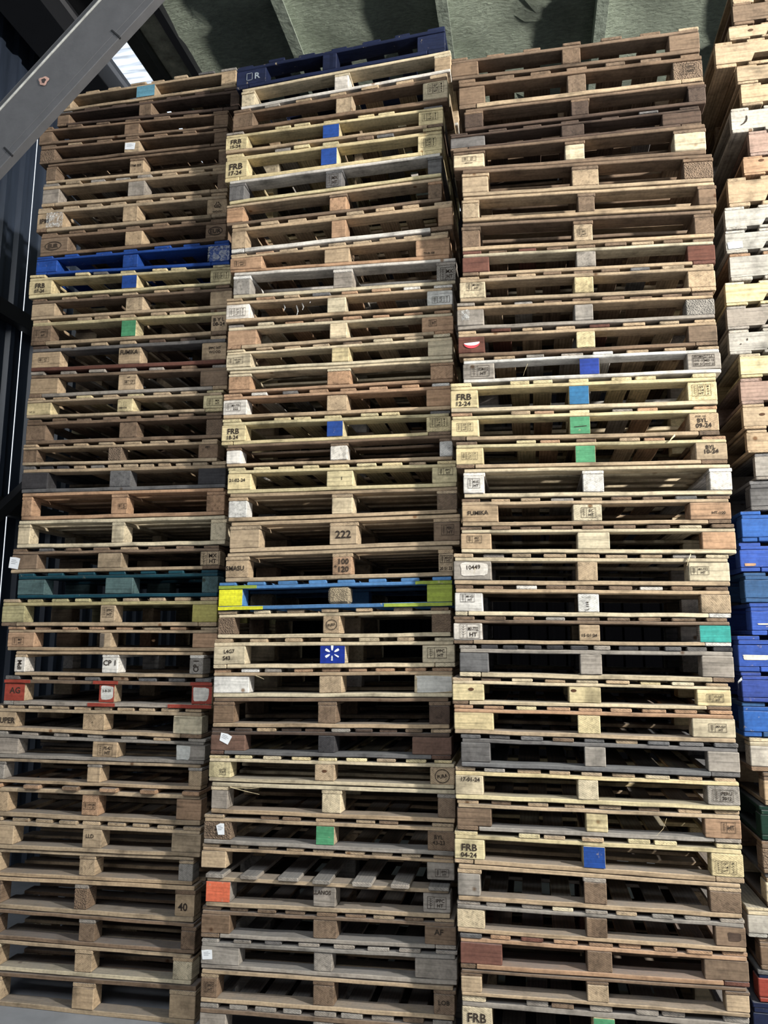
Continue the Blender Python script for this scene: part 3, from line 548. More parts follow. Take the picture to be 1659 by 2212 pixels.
# per pallet: x of left edge, left block end, centre block start/end, right block start, right edge; z of top left/right, bottom left/right (metres) | type | tones | deck boards | look | marks
DATA = {
1: """-0.742 -0.687 -0.241 -0.121 0.306 0.401 5.131 5.152 5.011 5.018|A|t t t t t t|8|pale tan pallet with a faded grey-blue centre block|C:P,U2
-0.771 -0.689 -0.218 -0.135 0.371 0.426 5.011 5.018 4.911 4.867|A|d d d b b d|7|dark brown pallet with gaps showing daylight through its deck|
-0.887 -0.799 -0.309 -0.210 0.273 0.362 4.916 4.870 4.794 4.758|A|b b b b b b|7|brown pallet with wide gaps between its lower boards|
-0.870 -0.768 -0.301 -0.203 0.278 0.366 4.794 4.758 4.661 4.643|A|b b b b t b|7|brown pallet with a torn white label on its centre block|C:K,.4,.55,.7,.62,-4;C:T,.42,.62,.14,-4,90001
-0.819 -0.752 -0.262 -0.170 0.307 0.371 4.660 4.643 4.529 4.502|B|b t t b t b|7|brown pallet with TPM 009 printed on the centre block|C:T,.45,.6,.2,0,TPM 009
-0.832 -0.719 -0.259 -0.151 0.311 0.377 4.529 4.502 4.372 4.342|A|t t t g g b|8|tan pallet with greyish left and centre blocks|
-0.855 -0.680 -0.284 -0.188 0.252 0.373 4.372 4.342 4.207 4.188|A|t t t t t t|8|tan pallet with a triangular recycling mark on the right block|R:Y,.55,.6,.5;R:T,.55,.12,.13,0,WOOD;L:T,.3,.5,.3,0,IPM;L:W,.4,0,1,1
-0.821 -0.636 -0.264 -0.153 0.244 0.369 4.207 4.188 4.051 4.046|A|b b b b t b|7|brown pallet branded EUR in ovals on both outer blocks|L:E,.48,.42,.6,.6;R:E,.5,.48,.72,.62
-0.839 -0.699 -0.271 -0.175 0.274 0.400 4.052 4.046 3.933 3.891|A|B B B B B B|7|bright blue painted pallet with plastic film round its right block|R:W,0,0,1,1
-0.872 -0.720 -0.262 -0.167 0.290 0.415 3.935 3.890 3.784 3.768|A|y y y y y y|8|yellow pine pallet stamped FRB 07-24 with blue centre block|L:F,07-24;C:P,B;R:M,.15,.25,.9,.8
-0.847 -0.693 -0.233 -0.124 0.293 0.423 3.783 3.768 3.648 3.627|A|b b t t t t|7|brown pallet with rounded tan blocks|
-0.831 -0.702 -0.246 -0.155 0.306 0.402 3.648 3.627 3.483 3.467|A|t y t b y t|8|yellowish pallet with green centre block and black stamped left block|L:I,.15,.25,.85,.75,IPPC,HT;C:P,G;R:T,.5,.72,.22,0,B Y L;R:T,.5,.45,.22,0,08-24
-0.817 -0.632 -0.258 -0.121 0.257 0.402 3.483 3.467 3.322 3.296|A|d s m t t t|7|dark pallet with three wide pale blocks, FUMIKA on the centre one|L:I,.25,.35,.62,.65,LOT,22;C:T,.5,.72,.26,0,FUMIKA;R:T,.55,.68,.14,0,IPPC HT;R:T,.55,.45,.14,0,WOOD
-0.814 -0.632 -0.248 -0.136 0.256 0.418 3.322 3.296 3.162 3.147|A|g b g t t b|7|brown pallet with a knotted right block and grey weathered lower board|C:I,.35,.35,.95,.62,LOTE,24;C:T,.6,.8,.1,0,HT
-0.820 -0.664 -0.242 -0.147 0.281 0.395 3.162 3.147 3.037 3.019|A|t t t y y y|8|tan pallet with pale pine blocks and a boxed stamp at right|R:I,.2,.2,1,.75,MX,HT;L:T,.25,.25,.12,0,HT 12;C:T,.4,.3,.14,0,VENTA
-0.820 -0.693 -0.228 -0.119 0.298 0.394 3.037 3.019 2.883 2.868|A|b b b b b b|8|dull brown pallet with a fibrous centre block|
-0.824 -0.733 -0.284 -0.202 0.262 0.376 2.883 2.868 2.756 2.736|A|t t t b b b|8|thin pallet with dusty brown blocks and no centre label|R:T,.5,.8,.14,0,IPPC
-0.818 -0.652 -0.267 -0.140 0.266 0.427 2.755 2.736 2.594 2.587|A|t t s k s k|12|pallet with blackened blocks and a dark lower board|
-0.802 -0.737 -0.243 -0.145 0.325 0.429 2.594 2.587 2.435 2.436|B|o o o o o o|7|orange-toned pallet with slats running along its front|C:I,.45,.3,1,.62,R,HT
-0.820 -0.743 -0.233 -0.159 0.352 0.439 2.435 2.436 2.276 2.275|B|c c c c c c|7|clean cream pallet with slats running along its front|
-0.844 -0.681 -0.308 -0.164 0.300 0.412 2.276 2.275 2.134 2.144|A|b b t b t t|8|broken-decked pallet with a white sticker and a stamp reading MX HT|L:K,.12,.45,.4,.78,-8;L:T,.12,.72,.08,-8,ORDER;R:I,0,.05,.95,1,MX,HT
-0.790 -0.621 -0.249 -0.085 0.315 0.406 2.135 2.144 1.990 1.997|A|T T T T2 T2 T2|7|dark teal painted pallet with scuffed blocks|
-0.875 -0.733 -0.271 -0.183 0.266 0.407 1.989 1.997 1.837 1.838|A|t z2 t z2 t z|9|pallet tinted yellow on its outer blocks|C:I,.15,.3,.9,.9,IPPC,HT
-0.830 -0.664 -0.266 -0.201 0.272 0.412 1.838 1.838 1.703 1.707|A|o t t o t o|8|reddish tan pallet with a boxed HT stamp on the left block|L:I,.2,.15,.62,.7,MX,HT;C:A,.0,0,.42,1,s2
-0.767 -0.701 -0.239 -0.146 0.268 0.343 1.703 1.707 1.568 1.570|B|t t t w w g|5|weathered narrow pallet with CP 1 painted on its centre block|C:T,.48,.68,.34,0,CP 1;L:T,.5,.5,.3,90,IPM;R:T,.5,.5,.35,90,CP 1
-0.823 -0.698 -0.250 -0.160 0.284 0.398 1.568 1.570 1.409 1.413|A|s b g t t t|8|red painted pallet lettered AG on its left block|L:P,r;C:P,r;R:P,r;C:A,.1,.15,.95,.95,w2;R:A,.05,.15,.85,.95,w2;L:T,.52,.6,.34,0,AG;C:T,.5,.65,.14,3,3-8-20
-0.921 -0.743 -0.338 -0.209 0.186 0.347 1.409 1.413 1.272 1.259|A|t t t t t c|10|tan pallet jutting left with a green speck on its centre block|L:T,.6,.45,.36,0,TRUPER;C:T,.45,.5,.12,20,o
-0.888 -0.712 -0.268 -0.123 0.210 0.369 1.272 1.259 1.127 1.133|A|g g g g t g|7|grey-green pallet stamped PE-421 on its centre block|C:I,.22,.1,.82,.85,PE-421,HT;R:A,0,0,.5,1,w2
-0.875 -0.785 -0.291 -0.214 0.284 0.356 1.127 1.133 0.999 1.003|B|t g t g t t|7|weathered tan pallet with a split lower board|
-0.880 -0.752 -0.313 -0.217 0.222 0.359 0.999 1.003 0.824 0.828|A|o t t t o o|6|pallet with thick paired deck boards jutting out in front|C:I,.1,.3,.85,.65,APE-200,11 21
-0.863 -0.695 -0.292 -0.183 0.211 0.369 0.824 0.828 0.661 0.679|A|t t t t t t|9|tan pallet with a chipped centre block|C:T,.4,.65,.2,0,LLD
-0.849 -0.774 -0.307 -0.218 0.252 0.329 0.661 0.678 0.522 0.541|B|t t t t t g|7|tan pallet with a small square centre block|
-0.835 -0.751 -0.322 -0.247 0.239 0.343 0.522 0.542 0.362 0.365|B|t g t b b t|7|greyish pallet with the number 40 burned into its right block|R:T,.42,.45,.34,0,40
-0.820 -0.755 -0.284 -0.196 0.281 0.356 0.362 0.365 0.210 0.219|B|b g b b b b|7|dusty brown pallet with a deep brown centre block|
-0.805 -0.732 -0.301 -0.203 0.242 0.343 0.211 0.219 0.056 0.076|B|t c c t t c|7|pale grey pallet with a light lower board|
-0.790 -0.708 -0.296 -0.175 0.233 0.370 0.056 0.077 -0.104 -0.104|B|b t t t t t|7|lowest pallet of its stack, on the concrete floor|""",
2: """0.453 0.631 0.967 1.049 1.508 1.662 5.054 5.134 4.900 4.970|A|N N N N N N|7|navy blue painted pallet with a chipped top edge|L:G,.35,.25,.55,.75;L:T,.72,.5,.4,0,R
0.486 0.564 1.038 1.119 1.603 1.693 4.902 4.972 4.770 4.836|B|c c w c w t|6|cream pallet with a snapped lower board|
0.443 0.564 1.049 1.143 1.540 1.676 4.767 4.835 4.636 4.655|A|t b b b t c|7|brown pallet with stamped pale right block and a split lower board|R:M,.2,.3,.85,.9
0.402 0.531 0.975 1.069 1.514 1.648 4.635 4.654 4.502 4.517|A|y y t y y y|8|yellow pine pallet stamped FRB 15-24 with blue centre block|L:F,15-24;C:P,B;R:M,.15,.3,.8,.85
0.405 0.536 0.967 1.058 1.509 1.642 4.502 4.517 4.325 4.359|A|y y y y y y|8|yellow pine pallet stamped FRB 17-24 with blue centre block|L:F,17-24;C:P,B;R:M,.15,.25,.75,.8
0.438 0.528 1.000 1.091 1.565 1.639 4.326 4.359 4.184 4.217|B|w y y s s s|5|whitish pallet with dark grey stamped centre block|C:I,.1,.1,.8,.9,MX,HT
0.425 0.523 1.020 1.115 1.565 1.638 4.183 4.217 4.057 4.078|B|t b b o o b|3|orange-brown pallet with open deck and few lower boards|
0.462 0.546 1.035 1.116 1.618 1.694 4.058 4.079 3.888 3.909|A|t t w t o o|8|tan pallet with a wide whitish lower board|
0.457 0.642 0.997 1.136 1.498 1.676 3.887 3.908 3.775 3.749|A|t t o o t o|9|pallet with a big orange left block and knotty right block|L:I,.15,.25,.5,.75,IPPC,HT;R:T,.4,.15,.12,0,TH-A 100
0.481 0.578 1.049 1.154 1.608 1.707 3.774 3.749 3.621 3.603|B|w w c g g g|5|whitish pallet with a boxed stamp on its grey right block|R:I,.2,.05,.92,.85,MX,HT
0.446 0.580 1.021 1.122 1.558 1.690 3.622 3.604 3.479 3.468|A|o t t w c w|8|pallet with white stamped outer blocks and plastic shreds|L:M,.15,.2,.85,.75;R:M,.2,.15,.9,.6
0.457 0.621 1.034 1.128 1.528 1.692 3.478 3.468 3.328 3.335|A|o c t o c o|8|tan pallet with an orange left block and small boxed HT stamp|R:I,.22,.35,.48,.8,HT,
0.457 0.597 1.047 1.140 1.560 1.687 3.328 3.335 3.207 3.197|A|t c c c y c|8|cream pallet with boxed NX-0421 stamp on its left block|L:I,.08,.25,.7,.75,NX-0421,HT
0.473 0.597 1.025 1.148 1.572 1.688 3.206 3.197 3.080 3.076|B|c c o o o o|5|cream topped pallet with orange-brown blocks|
0.448 0.581 1.023 1.132 1.551 1.676 3.080 3.076 2.940 2.929|A|o o t w t o|8|orange-toned pallet with a white MX stamped left block|L:I,.1,.25,.75,.8,MX-YYN,222
0.445 0.579 1.027 1.113 1.550 1.674 2.940 2.929 2.793 2.798|A|y y y y y y|8|yellow pine pallet stamped FRB 18-24 with blue centre block|L:F,18-24;C:P,B;R:M,.15,.3,.85,.9
0.480 0.560 1.050 1.140 1.617 1.683 2.793 2.798 2.673 2.667|B|b b t w w w|6|pallet with white blocks under brown slats|
0.489 0.619 1.030 1.169 1.578 1.702 2.673 2.667 2.529 2.530|A|y y y y y y|9|pale yellow pallet dated 21-02-24 on its left block|L:T,.42,.6,.2,0,21-02-24;C:T,.58,.5,.2,0,1;R:I,.25,.5,.85,.95,IPPC,HT
0.501 0.602 1.061 1.168 1.602 1.702 2.529 2.530 2.378 2.394|B|t t t w c b|7|tan pallet with ringed end grain on its right block|
0.512 0.676 1.051 1.194 1.584 1.715 2.378 2.394 2.216 2.238|B|t t t t t b|7|tan pallet with 222 printed on the centre block|C:T,.5,.55,.4,0,222;R:I,.3,.3,.78,.85,PERU,HT
0.494 0.617 1.067 1.167 1.607 1.680 2.216 2.237 2.064 2.083|B|t t t t o t|7|tan pallet with 100 over 120 printed on the centre block|L:T,.42,.55,.26,0,SMASU;C:T,.6,.75,.3,0,100;C:T,.6,.32,.3,0,120;C:T,.15,.5,.2,60,x;R:I,.1,.5,.95,.9,MX-023,HT;R:T,.5,.2,.16,0,20 01 23
0.467 0.596 1.048 1.161 1.550 1.674 2.064 2.083 1.919 1.939|A|U U U U p V|8|sky blue pallet with yellow outer blocks and chipboard centre block|L:P,Y;R:P,V
0.464 0.551 1.022 1.109 1.571 1.666 1.919 1.939 1.776 1.790|A|t c c b t b|7|pallet with a round branded mark on its centre block|C:O,.52,.5,.3
0.452 0.621 1.012 1.140 1.526 1.684 1.776 1.791 1.624 1.647|A|t c c c c c|7|tan pallet with a white starburst logo on blue centre block|L:T,.5,.72,.2,2,L4G7;L:T,.42,.35,.22,2,S43;C:P,n;C:S;R:I,.15,.25,.75,.85,IPPC,HT
0.452 0.640 1.008 1.124 1.486 1.671 1.624 1.647 1.481 1.505|A|o t c w t c|9|pallet with rough sawn left block and pale right block|R:A,.02,.02,.98,.98,w2
0.457 0.565 1.005 1.097 1.557 1.656 1.481 1.504 1.335 1.358|B|b b t b b d|5|plain brown pallet with a smudged centre block|
0.450 0.632 1.008 1.092 1.474 1.662 1.334 1.358 1.203 1.216|A|d d s m2 k m2|10|dark brown pallet with a white sticker on its left block|L:K,.42,.8,.34,.6,-25
0.447 0.561 0.995 1.094 1.560 1.676 1.203 1.216 1.074 1.083|A|y c c y t t|9|pale pallet with knotted centre block and circular mark at right|L:I,.5,.2,.8,.55,HT,;C:N,.5,.6;R:O,.5,.5,.4
0.465 0.551 1.033 1.127 1.596 1.678 1.074 1.083 0.923 0.933|B|c c t g c b|6|tan pallet with splinters hanging from its top board|
0.433 0.574 1.007 1.097 1.547 1.673 0.922 0.933 0.780 0.787|A|t t g b t b|8|pallet with green centre block and white sticker at left|L:I,.12,.2,.7,.75,MX,HT;L:K,.62,.6,.3,.65,5;C:P,G;R:T,.42,.7,.2,0,BYL;R:T,.42,.42,.2,0,43-23
0.423 0.552 0.993 1.103 1.543 1.670 0.780 0.787 0.648 0.660|X|t t t t t g|9|tan pallet missing its front centre block|R:I,.3,.2,.8,.65,IPPC,HT
0.455 0.580 0.996 1.105 1.524 1.650 0.648 0.660 0.490 0.513|A|g t t g g g|7|pallet with orange painted left block and jutting grey deck boards|L:P,O;C:T,.4,.72,.2,0,LLANOS;R:I,.15,.2,.85,.8,IPPC,HT
0.435 0.582 0.997 1.112 1.531 1.675 0.490 0.513 0.346 0.380|A|b b g b b b|9|dusty brown pallet with wide brown blocks|R:T,.45,.7,.3,0,AF
0.441 0.635 1.004 1.093 1.485 1.678 0.346 0.380 0.210 0.231|A|g g g g g g|8|grey weathered pallet with white sticker on its left block|L:K,.17,.55,.28,.55,6
0.447 0.531 1.004 1.103 1.571 1.665 0.210 0.231 0.061 0.086|B|t t t b b b|7|brown pallet with a boxed stamp on its left block|L:I,.2,.3,.8,.8,IPPC,HT;R:T,.5,.6,.22,0,LOB
0.447 0.579 1.007 1.105 1.552 1.663 0.061 0.086 -0.104 -0.104|A|g b g g g g|9|grey pallet cut by the lower edge of view|""",
3: """1.708 1.848 2.278 2.370 2.801 2.947 4.816 4.819 4.685 4.668|A|b b b b b b|7|reddish brown pallet against the green roof foam|
1.746 1.880 2.301 2.392 2.813 2.952 4.684 4.668 4.511 4.506|A|b b t b b b|7|brown pallet with a stamped right block and pale lower board|R:I,.25,.25,.8,.85,IPPC,HT
1.774 1.867 2.314 2.399 2.876 2.958 4.511 4.506 4.380 4.380|B|b b d d d d|7|tan topped pallet with dark blocks|
1.699 1.876 2.262 2.374 2.749 2.931 4.380 4.380 4.280 4.270|A|d d d s d d|7|dark brown pallet with worn grey-brown blocks|
1.715 1.871 2.276 2.370 2.796 2.942 4.280 4.270 4.160 4.108|B|b b b c c c|6|pallet with bright pale blocks and a boxed stamp at left|L:I,.3,.45,.75,.8,CR,HT;L:T,.5,.3,.1,0,IPPC 01
1.757 1.889 2.305 2.433 2.833 2.966 4.159 4.107 4.013 3.961|B|b b t t t b|6|tan pallet with a knot on its centre block|
1.756 1.840 2.329 2.409 2.891 2.972 4.013 3.961 3.874 3.822|B|t b t t b b|6|cream fronted pallet with small left block|
1.752 1.842 2.304 2.394 2.868 2.956 3.874 3.822 3.719 3.678|B|b b t b t b|6|tan pallet with a small boxed stamp on the centre block|C:I,.2,.25,.75,.7,EC,HT
1.753 1.886 2.313 2.404 2.828 2.953 3.719 3.678 3.583 3.543|A|b c t m3 g m|9|pale topped pallet with maroon outer blocks|
1.738 1.865 2.298 2.387 2.820 2.944 3.583 3.544 3.442 3.404|A|b t t c y t|9|tan pallet with boxed MY-001 stamp at left|L:I,.28,.45,.85,.95,MY-001,HT
1.723 1.855 2.294 2.381 2.807 2.934 3.443 3.405 3.301 3.273|A|b t g g g g|9|greyish pallet with plastic film scrap on the left block|L:W,.2,.3,.45,.95
1.727 1.856 2.299 2.385 2.809 2.938 3.301 3.273 3.158 3.140|A|t t b m y b|8|pallet with a red and white half-round sticker on maroon block|L:H,.52,.5,.62,.55
1.749 1.902 2.308 2.400 2.798 2.946 3.158 3.140 3.024 3.005|A|t w w g g g|8|whitish pallet with blue centre block and PROMACLY S.A. stamp|L:I,.25,.15,.85,.85,ECM-012,HT;C:P,n2;R:X
1.687 1.820 2.254 2.346 2.790 2.919 3.025 3.005 2.875 2.850|A|y y c y y y|9|yellow pine pallet stamped FRB 12-24 with teal-blue centre block|L:F,12-24;C:P,L;R:M,.15,.25,.8,.85
1.689 1.822 2.253 2.346 2.789 2.918 2.875 2.851 2.733 2.707|A|o y t y y t|8|yellowish pallet stamped BYL 09-24 with cracked green centre block|L:M,.2,.3,.8,.8;C:P,G;C:T,.5,.62,.3,5,___;R:T,.45,.6,.22,2,BYL;R:T,.48,.32,.24,2,09-24;R:T,.4,.82,.1,0,POR 125
1.710 1.842 2.274 2.365 2.809 2.945 2.732 2.706 2.593 2.572|A|o y t y y t|8|yellowish pallet stamped BYL 10-24 with smooth green centre block|L:M,.2,.3,.8,.75;C:P,G;R:T,.48,.75,.22,2,BYL;R:T,.5,.5,.24,2,10-24
1.746 1.843 2.302 2.397 2.861 2.955 2.592 2.571 2.448 2.429|B|c c c w w w|7|cream pallet with white blocks and slats along its front|L:I,.22,.3,.82,.85,MX-002,HT
1.736 1.907 2.254 2.383 2.768 2.943 2.448 2.429 2.312 2.297|A|b t t t c o|9|tan pallet with FUMIKA on its left block and scribbled centre block|L:T,.45,.55,.24,2,FUMIKA;C:I,.28,.2,.8,.8,EC,HT;R:T,.7,.4,.16,0,HT-100
1.729 1.872 2.270 2.413 2.814 2.956 2.312 2.297 2.184 2.161|A|b c c t c o|9|pale pallet with a broad unmarked centre block|L:I,.2,.4,.7,.85,MX,HT
1.693 1.870 2.264 2.354 2.750 2.923 2.185 2.162 2.036 2.017|A|t c t g t c|9|pallet with white patch numbered 10449 on its left block|L:A,.16,.2,.92,.95,w;L:T,.53,.68,.22,4,10449;R:I,.05,.35,.5,.78,MX-7702,HT
1.697 1.827 2.262 2.355 2.793 2.918 2.036 2.017 1.888 1.878|A|b t c w w t|9|pallet with white left block bearing a faint boxed stamp|L:I,.2,.5,.72,.95,MX-023,HT;C:T,.45,.35,.14,90,L 114
1.690 1.823 2.262 2.353 2.780 2.909 1.888 1.878 1.758 1.753|A|b b t w t w|9|brown topped pallet with turquoise right block and HT stamp|L:I,.22,.1,.92,.95,MX-7702,HT;C:T,.5,.35,.18,0,15 01 24;R:P,Q
1.717 1.850 2.261 2.356 2.781 2.911 1.757 1.753 1.609 1.598|A|k g c s g g|12|weathered grey pallet with a slate-toned left block|
1.682 1.826 2.208 2.347 2.753 2.893 1.609 1.598 1.483 1.481|A|t c c y y y|9|pale pine pallet with knots and stamp US-3681P2 HT|L:N,.6,.7;C:N,.15,.75;R:I,.28,.25,.78,.75,US-3681,HT
1.689 1.868 2.241 2.339 2.726 2.901 1.483 1.481 1.353 1.344|A|o o t y y c|9|honey-toned pallet with a boxed HT stamp at right|R:I,.38,.3,.8,.75,MX-023,HT
1.719 1.851 2.266 2.357 2.782 2.910 1.353 1.344 1.209 1.202|A|s s s s g g|9|slate grey pallet with white scratch by its left block|
1.691 1.817 2.233 2.320 2.774 2.903 1.209 1.202 1.065 1.066|A|t y y c c g|9|pale pallet dated 17-01-24 on its left block|L:T,.55,.8,.2,0,17-01-24;R:I,.15,.2,.8,.8,PERU,2012
1.697 1.851 2.263 2.355 2.755 2.899 1.065 1.066 0.931 0.932|A|t t g b y o|8|pallet with orange-brown outer blocks and pale centre block|R:I,.45,.3,.85,.85,HT,
1.685 1.818 2.246 2.338 2.771 2.898 0.931 0.932 0.792 0.776|A|y y t y y y|8|yellow pine pallet stamped FRB 04-24 with blue centre block|L:F,04-24;C:P,B;R:M,.12,.15,.78,.7
1.698 1.797 2.243 2.338 2.756 2.880 0.792 0.777 0.637 0.638|B|t t t g b b|7|dusty pallet with slim grey left block|
1.693 1.814 2.248 2.335 2.770 2.889 0.637 0.638 0.504 0.508|A|g g t c b b|9|grey decked pallet with pale left block and notched right block|R:A,.4,.3,.85,.75,d
1.706 1.887 2.247 2.350 2.720 2.893 0.504 0.508 0.357 0.375|A|o o o m3 b b|9|reddish brown pallet with a broad maroon left block|
1.708 1.797 2.242 2.330 2.796 2.887 0.357 0.375 0.249 0.261|B|b b t t t t|7|tan pallet with narrow pale blocks|
1.710 1.839 2.264 2.351 2.754 2.885 0.249 0.261 0.073 0.073|A|g g t c y t|8|grey pallet stamped FRB with green centre block, cut by view edge|L:F,09-24;C:P,G
1.720 1.82 2.24 2.36 2.76 2.880 0.073 0.073 -0.104 -0.104|A|g g t t t t|8|plain pallet on the concrete floor|""",
4: """3.179 3.329 3.709 3.849 4.229 4.379 5.211 5.211 5.090 5.090|N|t t t t t t||tan pallet cut by the top edge of view
3.172 3.322 3.702 3.842 4.222 4.372 5.090 5.090 4.960 4.960|N|b b b b b b||brown stamped pallet
3.146 3.296 3.676 3.816 4.196 4.346 4.960 4.960 4.875 4.875|N|t t t t t t||tan pallet with a round knot mark|L:N,.62,.55
3.072 3.222 3.602 3.742 4.122 4.272 4.875 4.875 4.725 4.725|N|t t t t t t||pale notched pallet jutting furthest left
3.169 3.319 3.699 3.839 4.219 4.369 4.725 4.725 4.617 4.617|N|t t t t t t||plain tan pallet set back from its neighbours
3.182 3.332 3.712 3.852 4.232 4.382 4.617 4.617 4.489 4.489|N|t t t t t t||plain tan pallet with two-board edge
3.128 3.278 3.658 3.798 4.178 4.328 4.489 4.489 4.349 4.349|N|w5 c w5 w5 w5 w5||whitish notched pallet with a curved scratch|L:T,.4,.5,.4,-30,)
3.204 3.354 3.734 3.874 4.254 4.404 4.349 4.349 4.209 4.209|N|m4 m4 m4 m4 m4 m4||pinkish brown pallet
3.167 3.317 3.697 3.837 4.217 4.367 4.209 4.209 4.102 4.102|N|o o o o o o||honey pallet with a dark knot|L:N,.5,.8
3.087 3.237 3.617 3.757 4.137 4.287 4.102 4.102 3.941 3.941|N|t t t t t t||tan pallet with a loose lower board
3.063 3.213 3.593 3.733 4.113 4.263 3.941 3.941 3.815 3.815|N|w5 w5 w5 w5 w5 w5||bright white notched pallet
3.058 3.208 3.588 3.728 4.108 4.258 3.815 3.815 3.691 3.691|N|w5 w5 w5 w5 w5 w5||white pallet with a small white and blue sticker|L:K,.25,.3,.42,.42,3
3.070 3.220 3.600 3.740 4.120 4.270 3.691 3.691 3.544 3.544|N|o w5 w5 w5 w5 w5||smooth white pallet below the one with a sticker
3.042 3.192 3.572 3.712 4.092 4.242 3.544 3.544 3.417 3.417|N|c y y y y y||yellowish notched pallet
3.041 3.191 3.571 3.711 4.091 4.241 3.417 3.417 3.292 3.292|N|g g g g g g||grey-tan notched pallet
3.042 3.192 3.572 3.712 4.092 4.242 3.292 3.292 3.164 3.164|N|w5 w5 w5 w5 w5 w5||bright white pallet with grey specks|L:T,.4,.5,.3,0,.  '
3.083 3.233 3.613 3.753 4.133 4.283 3.164 3.164 3.040 3.040|N|c y y y y y||straw-coloured pallet with a frayed end
3.079 3.229 3.609 3.749 4.129 4.279 3.040 3.040 2.908 2.908|N|m4 m4 m4 m4 m4 m4||pinkish pallet
3.080 3.230 3.610 3.750 4.130 4.280 2.908 2.908 2.781 2.781|N|t t t t t t||tan pallet with a dark knot|L:N,.5,.6
3.090 3.240 3.620 3.760 4.140 4.290 2.781 2.781 2.665 2.665|N|t t t t t t||plain tan pallet under the knotted tan one
3.119 3.269 3.649 3.789 4.169 4.319 2.665 2.665 2.534 2.534|N|s g g g g g||grey pallet set well back
3.089 3.239 3.619 3.759 4.139 4.289 2.534 2.534 2.388 2.388|A|s s s s s s|7|slate pallet in deep shade above the blue pallets
3.039 3.189 3.569 3.709 4.089 4.239 2.388 2.388 2.238 2.238|A|B2 B2 B2 B2 B2 B2|7|topmost bright blue pallet
3.024 3.174 3.554 3.694 4.074 4.224 2.238 2.238 2.097 2.097|A|B3 B3 B3 B3 B3 B3|7|blue pallet with orange scuffs|L:A,.1,.08,.45,.25,o
3.034 3.184 3.564 3.704 4.084 4.234 2.097 2.097 1.953 1.953|A|U3 U3 U3 U3 U3 U3|7|slate-blue pallet
3.052 3.202 3.582 3.722 4.102 4.252 1.953 1.953 1.803 1.803|A|B3 B3 B3 B3 B3 B3|7|blue pallet with white scratches, set back|L:A,.15,.3,.85,.38,w2
2.985 3.135 3.515 3.655 4.035 4.185 1.803 1.803 1.637 1.637|A|B3 B3 B3 B3 B3 B3|7|blue pallet with a white scuffed corner block|L:A,.1,.3,.95,.55,w2
2.991 3.141 3.521 3.661 4.041 4.191 1.637 1.637 1.502 1.502|A|B4 B4 B4 B4 B4 B4|7|violet-blue pallet with cracked face
2.990 3.140 3.520 3.660 4.040 4.190 1.502 1.502 1.346 1.346|A|U3 B2 U3 B2 B2 B2|7|lowest blue pallet
3.010 3.160 3.540 3.680 4.060 4.210 1.346 1.346 1.196 1.196|A|c c g w5 w5 w5|7|light wooden pallet just beneath the blue pallets
3.058 3.208 3.588 3.728 4.108 4.258 1.196 1.196 1.050 1.050|A|b b b t t t|7|brown pallet set back in shade
3.034 3.184 3.564 3.704 4.084 4.234 1.050 1.050 0.903 0.903|A|g5 g5 g5 g5 g5 g5|7|dark green pallet
3.030 3.180 3.560 3.700 4.080 4.230 0.903 0.903 0.764 0.764|A|b b b b b b|7|brown pallet under the dark green one
3.037 3.187 3.567 3.707 4.087 4.237 0.764 0.764 0.621 0.621|A|t t t c c c|7|tan pallet with pale side edge
2.951 3.101 3.481 3.621 4.001 4.151 0.621 0.621 0.494 0.494|A|c c c w5 w5 w5|7|whitish pallet jutting left near the floor
2.996 3.146 3.526 3.666 4.046 4.196 0.494 0.494 0.364 0.364|A|b b b b b b|7|dull brown pallet near the floor
2.979 3.129 3.509 3.649 4.029 4.179 0.364 0.364 0.235 0.235|A|m N r r r r|7|dark red and navy pallet at the stack foot
2.950 3.100 3.480 3.620 4.000 4.150 0.235 0.235 0.060 0.060|A|N N N N N N|7|navy pallet, second from the floor|
2.970 3.120 3.480 3.620 4.020 4.170 0.060 0.060 -0.104 -0.104|A|b b b b b b|7|brown pallet on the concrete floor|""",
}

roots = {}
for col in (1, 2, 3, 4):
    for i, line in enumerate(DATA[col].strip().splitlines()):
        roots[col, i+1] = pallet(col, i, line)
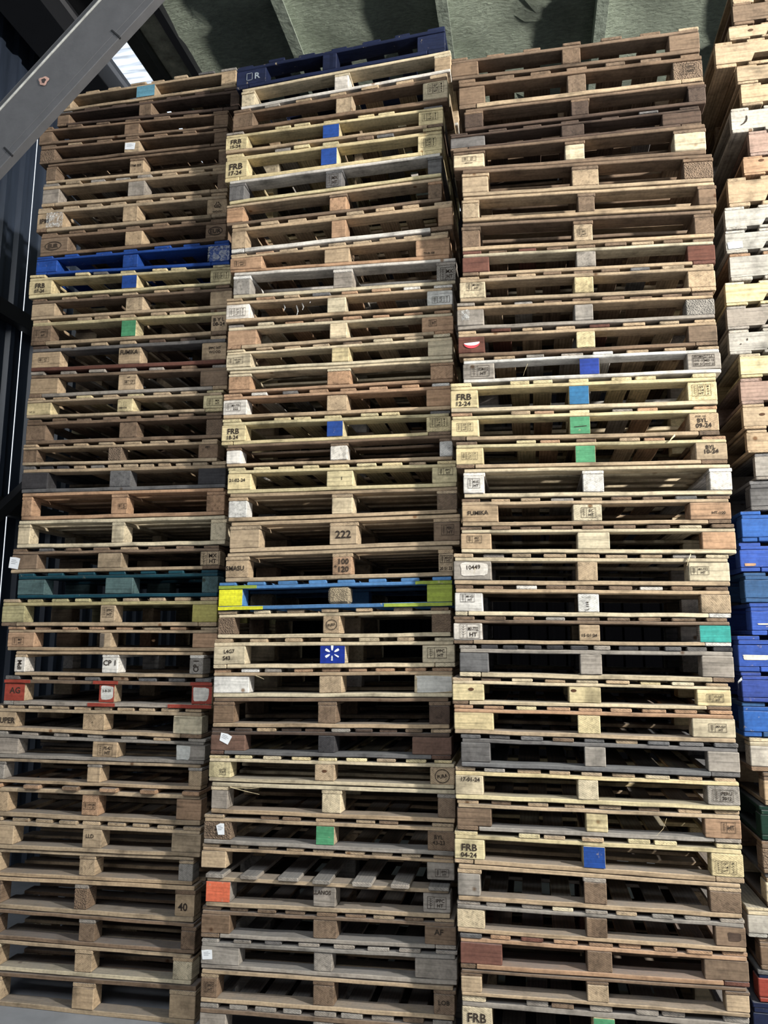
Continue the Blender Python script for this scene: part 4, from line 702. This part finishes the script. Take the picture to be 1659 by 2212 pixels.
# red paint left on the front boards of the pallet lettered AG
def dab(key, f0, f1, t0, t1, tn_='r'):
    r_ = roots[key]; row = list(map(float, DATA[key[0]].strip().splitlines()[key[1]-1].split('|')[0].split()))
    p = Pal(row[:6], row[6:8], row[8:10], r_.location.y); p.o = tuple(r_.location)
    H = (p.zt[0]+p.zt[1]-p.zb[0]-p.zb[1])/2; W = row[5]-row[0]
    V, F = beam('x', (row[0]+f0*W, row[0]+f1*W), (-.003, .0), (t0*H, t1*H), 6, .0006, .0006)
    raw('painted_patch', [p.P(x, y, z/H) for x, y, z in V], F, PA, r_, None, tone(tn_, .06))
for f0, f1 in ((.0, .13), (.44, .56), (.9, 1.)): dab((1, 26), f0, f1, .755, .868)
for f0, f1 in ((.42, .55), (.8, 1.)): dab((1, 26), f0, f1, .01, .13)
dab((2, 22), .0, .17, .755, .868, 'V'); dab((2, 22), .85, 1., .755, .868, 'V'); dab((2, 22), .0, .2, .01, .13, 'Y'); dab((2, 22), .72, 1., .01, .13, 'V')
# ------------------------------------------------------------------ splinters and plastic scraps, parts of their pallets
def sliver(root, pts, w, mat, name, col):
    V, F = [], []
    for k, (x, y, z) in enumerate(pts):
        ww = w*(1-.7*k/(len(pts)-1))
        V += [(x, y, z-ww), (x, y, z+ww), (x+ww*.6, y+ww*2, z)]
    for k in range(len(pts)-1):
        for j in range(3): F.append((3*k+j, 3*k+(j+1) % 3, 3*k+3+(j+1) % 3, 3*k+3+j))
    F += [(2, 1, 0), tuple(3*(len(pts)-1)+j for j in range(3))]
    o = raw(name, V, F, mat, root, None, col); return o
def bp(px, py, y):
    d = fw*1660+r2*(px-829.5)-u2*(py-1106); t = (y-CAM[1])/d.y; q = Vector(CAM)+d*t; return q
def scrap(key, pix, w, name='splinter', mat=None, y=-.006):
    y += {1: .12, 2: 0., 3: -.12, 4: .1}[key[0]]
    r_ = roots[key]; L_ = Vector(r_.location); pts = [tuple(bp(a, b_, y-.004*k)-L_) for k, (a, b_) in enumerate(pix)]
    sliver(r_, pts, w, mat or WX, name, srgb(214, 196, 158))
scrap((2, 29), [(497, 1700), (530, 1709), (560, 1716)], .003)
scrap((2, 29), [(500, 1701), (545, 1703), (566, 1700)], .002)
scrap((3, 16), [(1458, 940), (1450, 948), (1444, 957)], .006)
scrap((2, 25), [(552, 1459), (562, 1463), (570, 1467)], .003)
scrap((3, 28), [(1440, 1768), (1433, 1790), (1418, 1806)], .0014)
scrap((3, 20), [(1492, 1198), (1488, 1208), (1484, 1222)], .005)
scrap((3, 13), [(1140, 786), (1134, 800), (1130, 812)], .0012)
for a in ((612, 655, 8), (640, 661, 10), (652, 655, 7), (668, 646, 4)):
    scrap((2, 11), [(a[0], a[1]), (a[0]+3, a[1]+a[2]), (a[0]+1, a[1]+2*a[2])], .006, 'plastic_scrap', FILM, .02)
scrap((4, 28), [(1603, 1465), (1594, 1475), (1596, 1490)], .008, 'plastic_scrap', FILM, -.01)
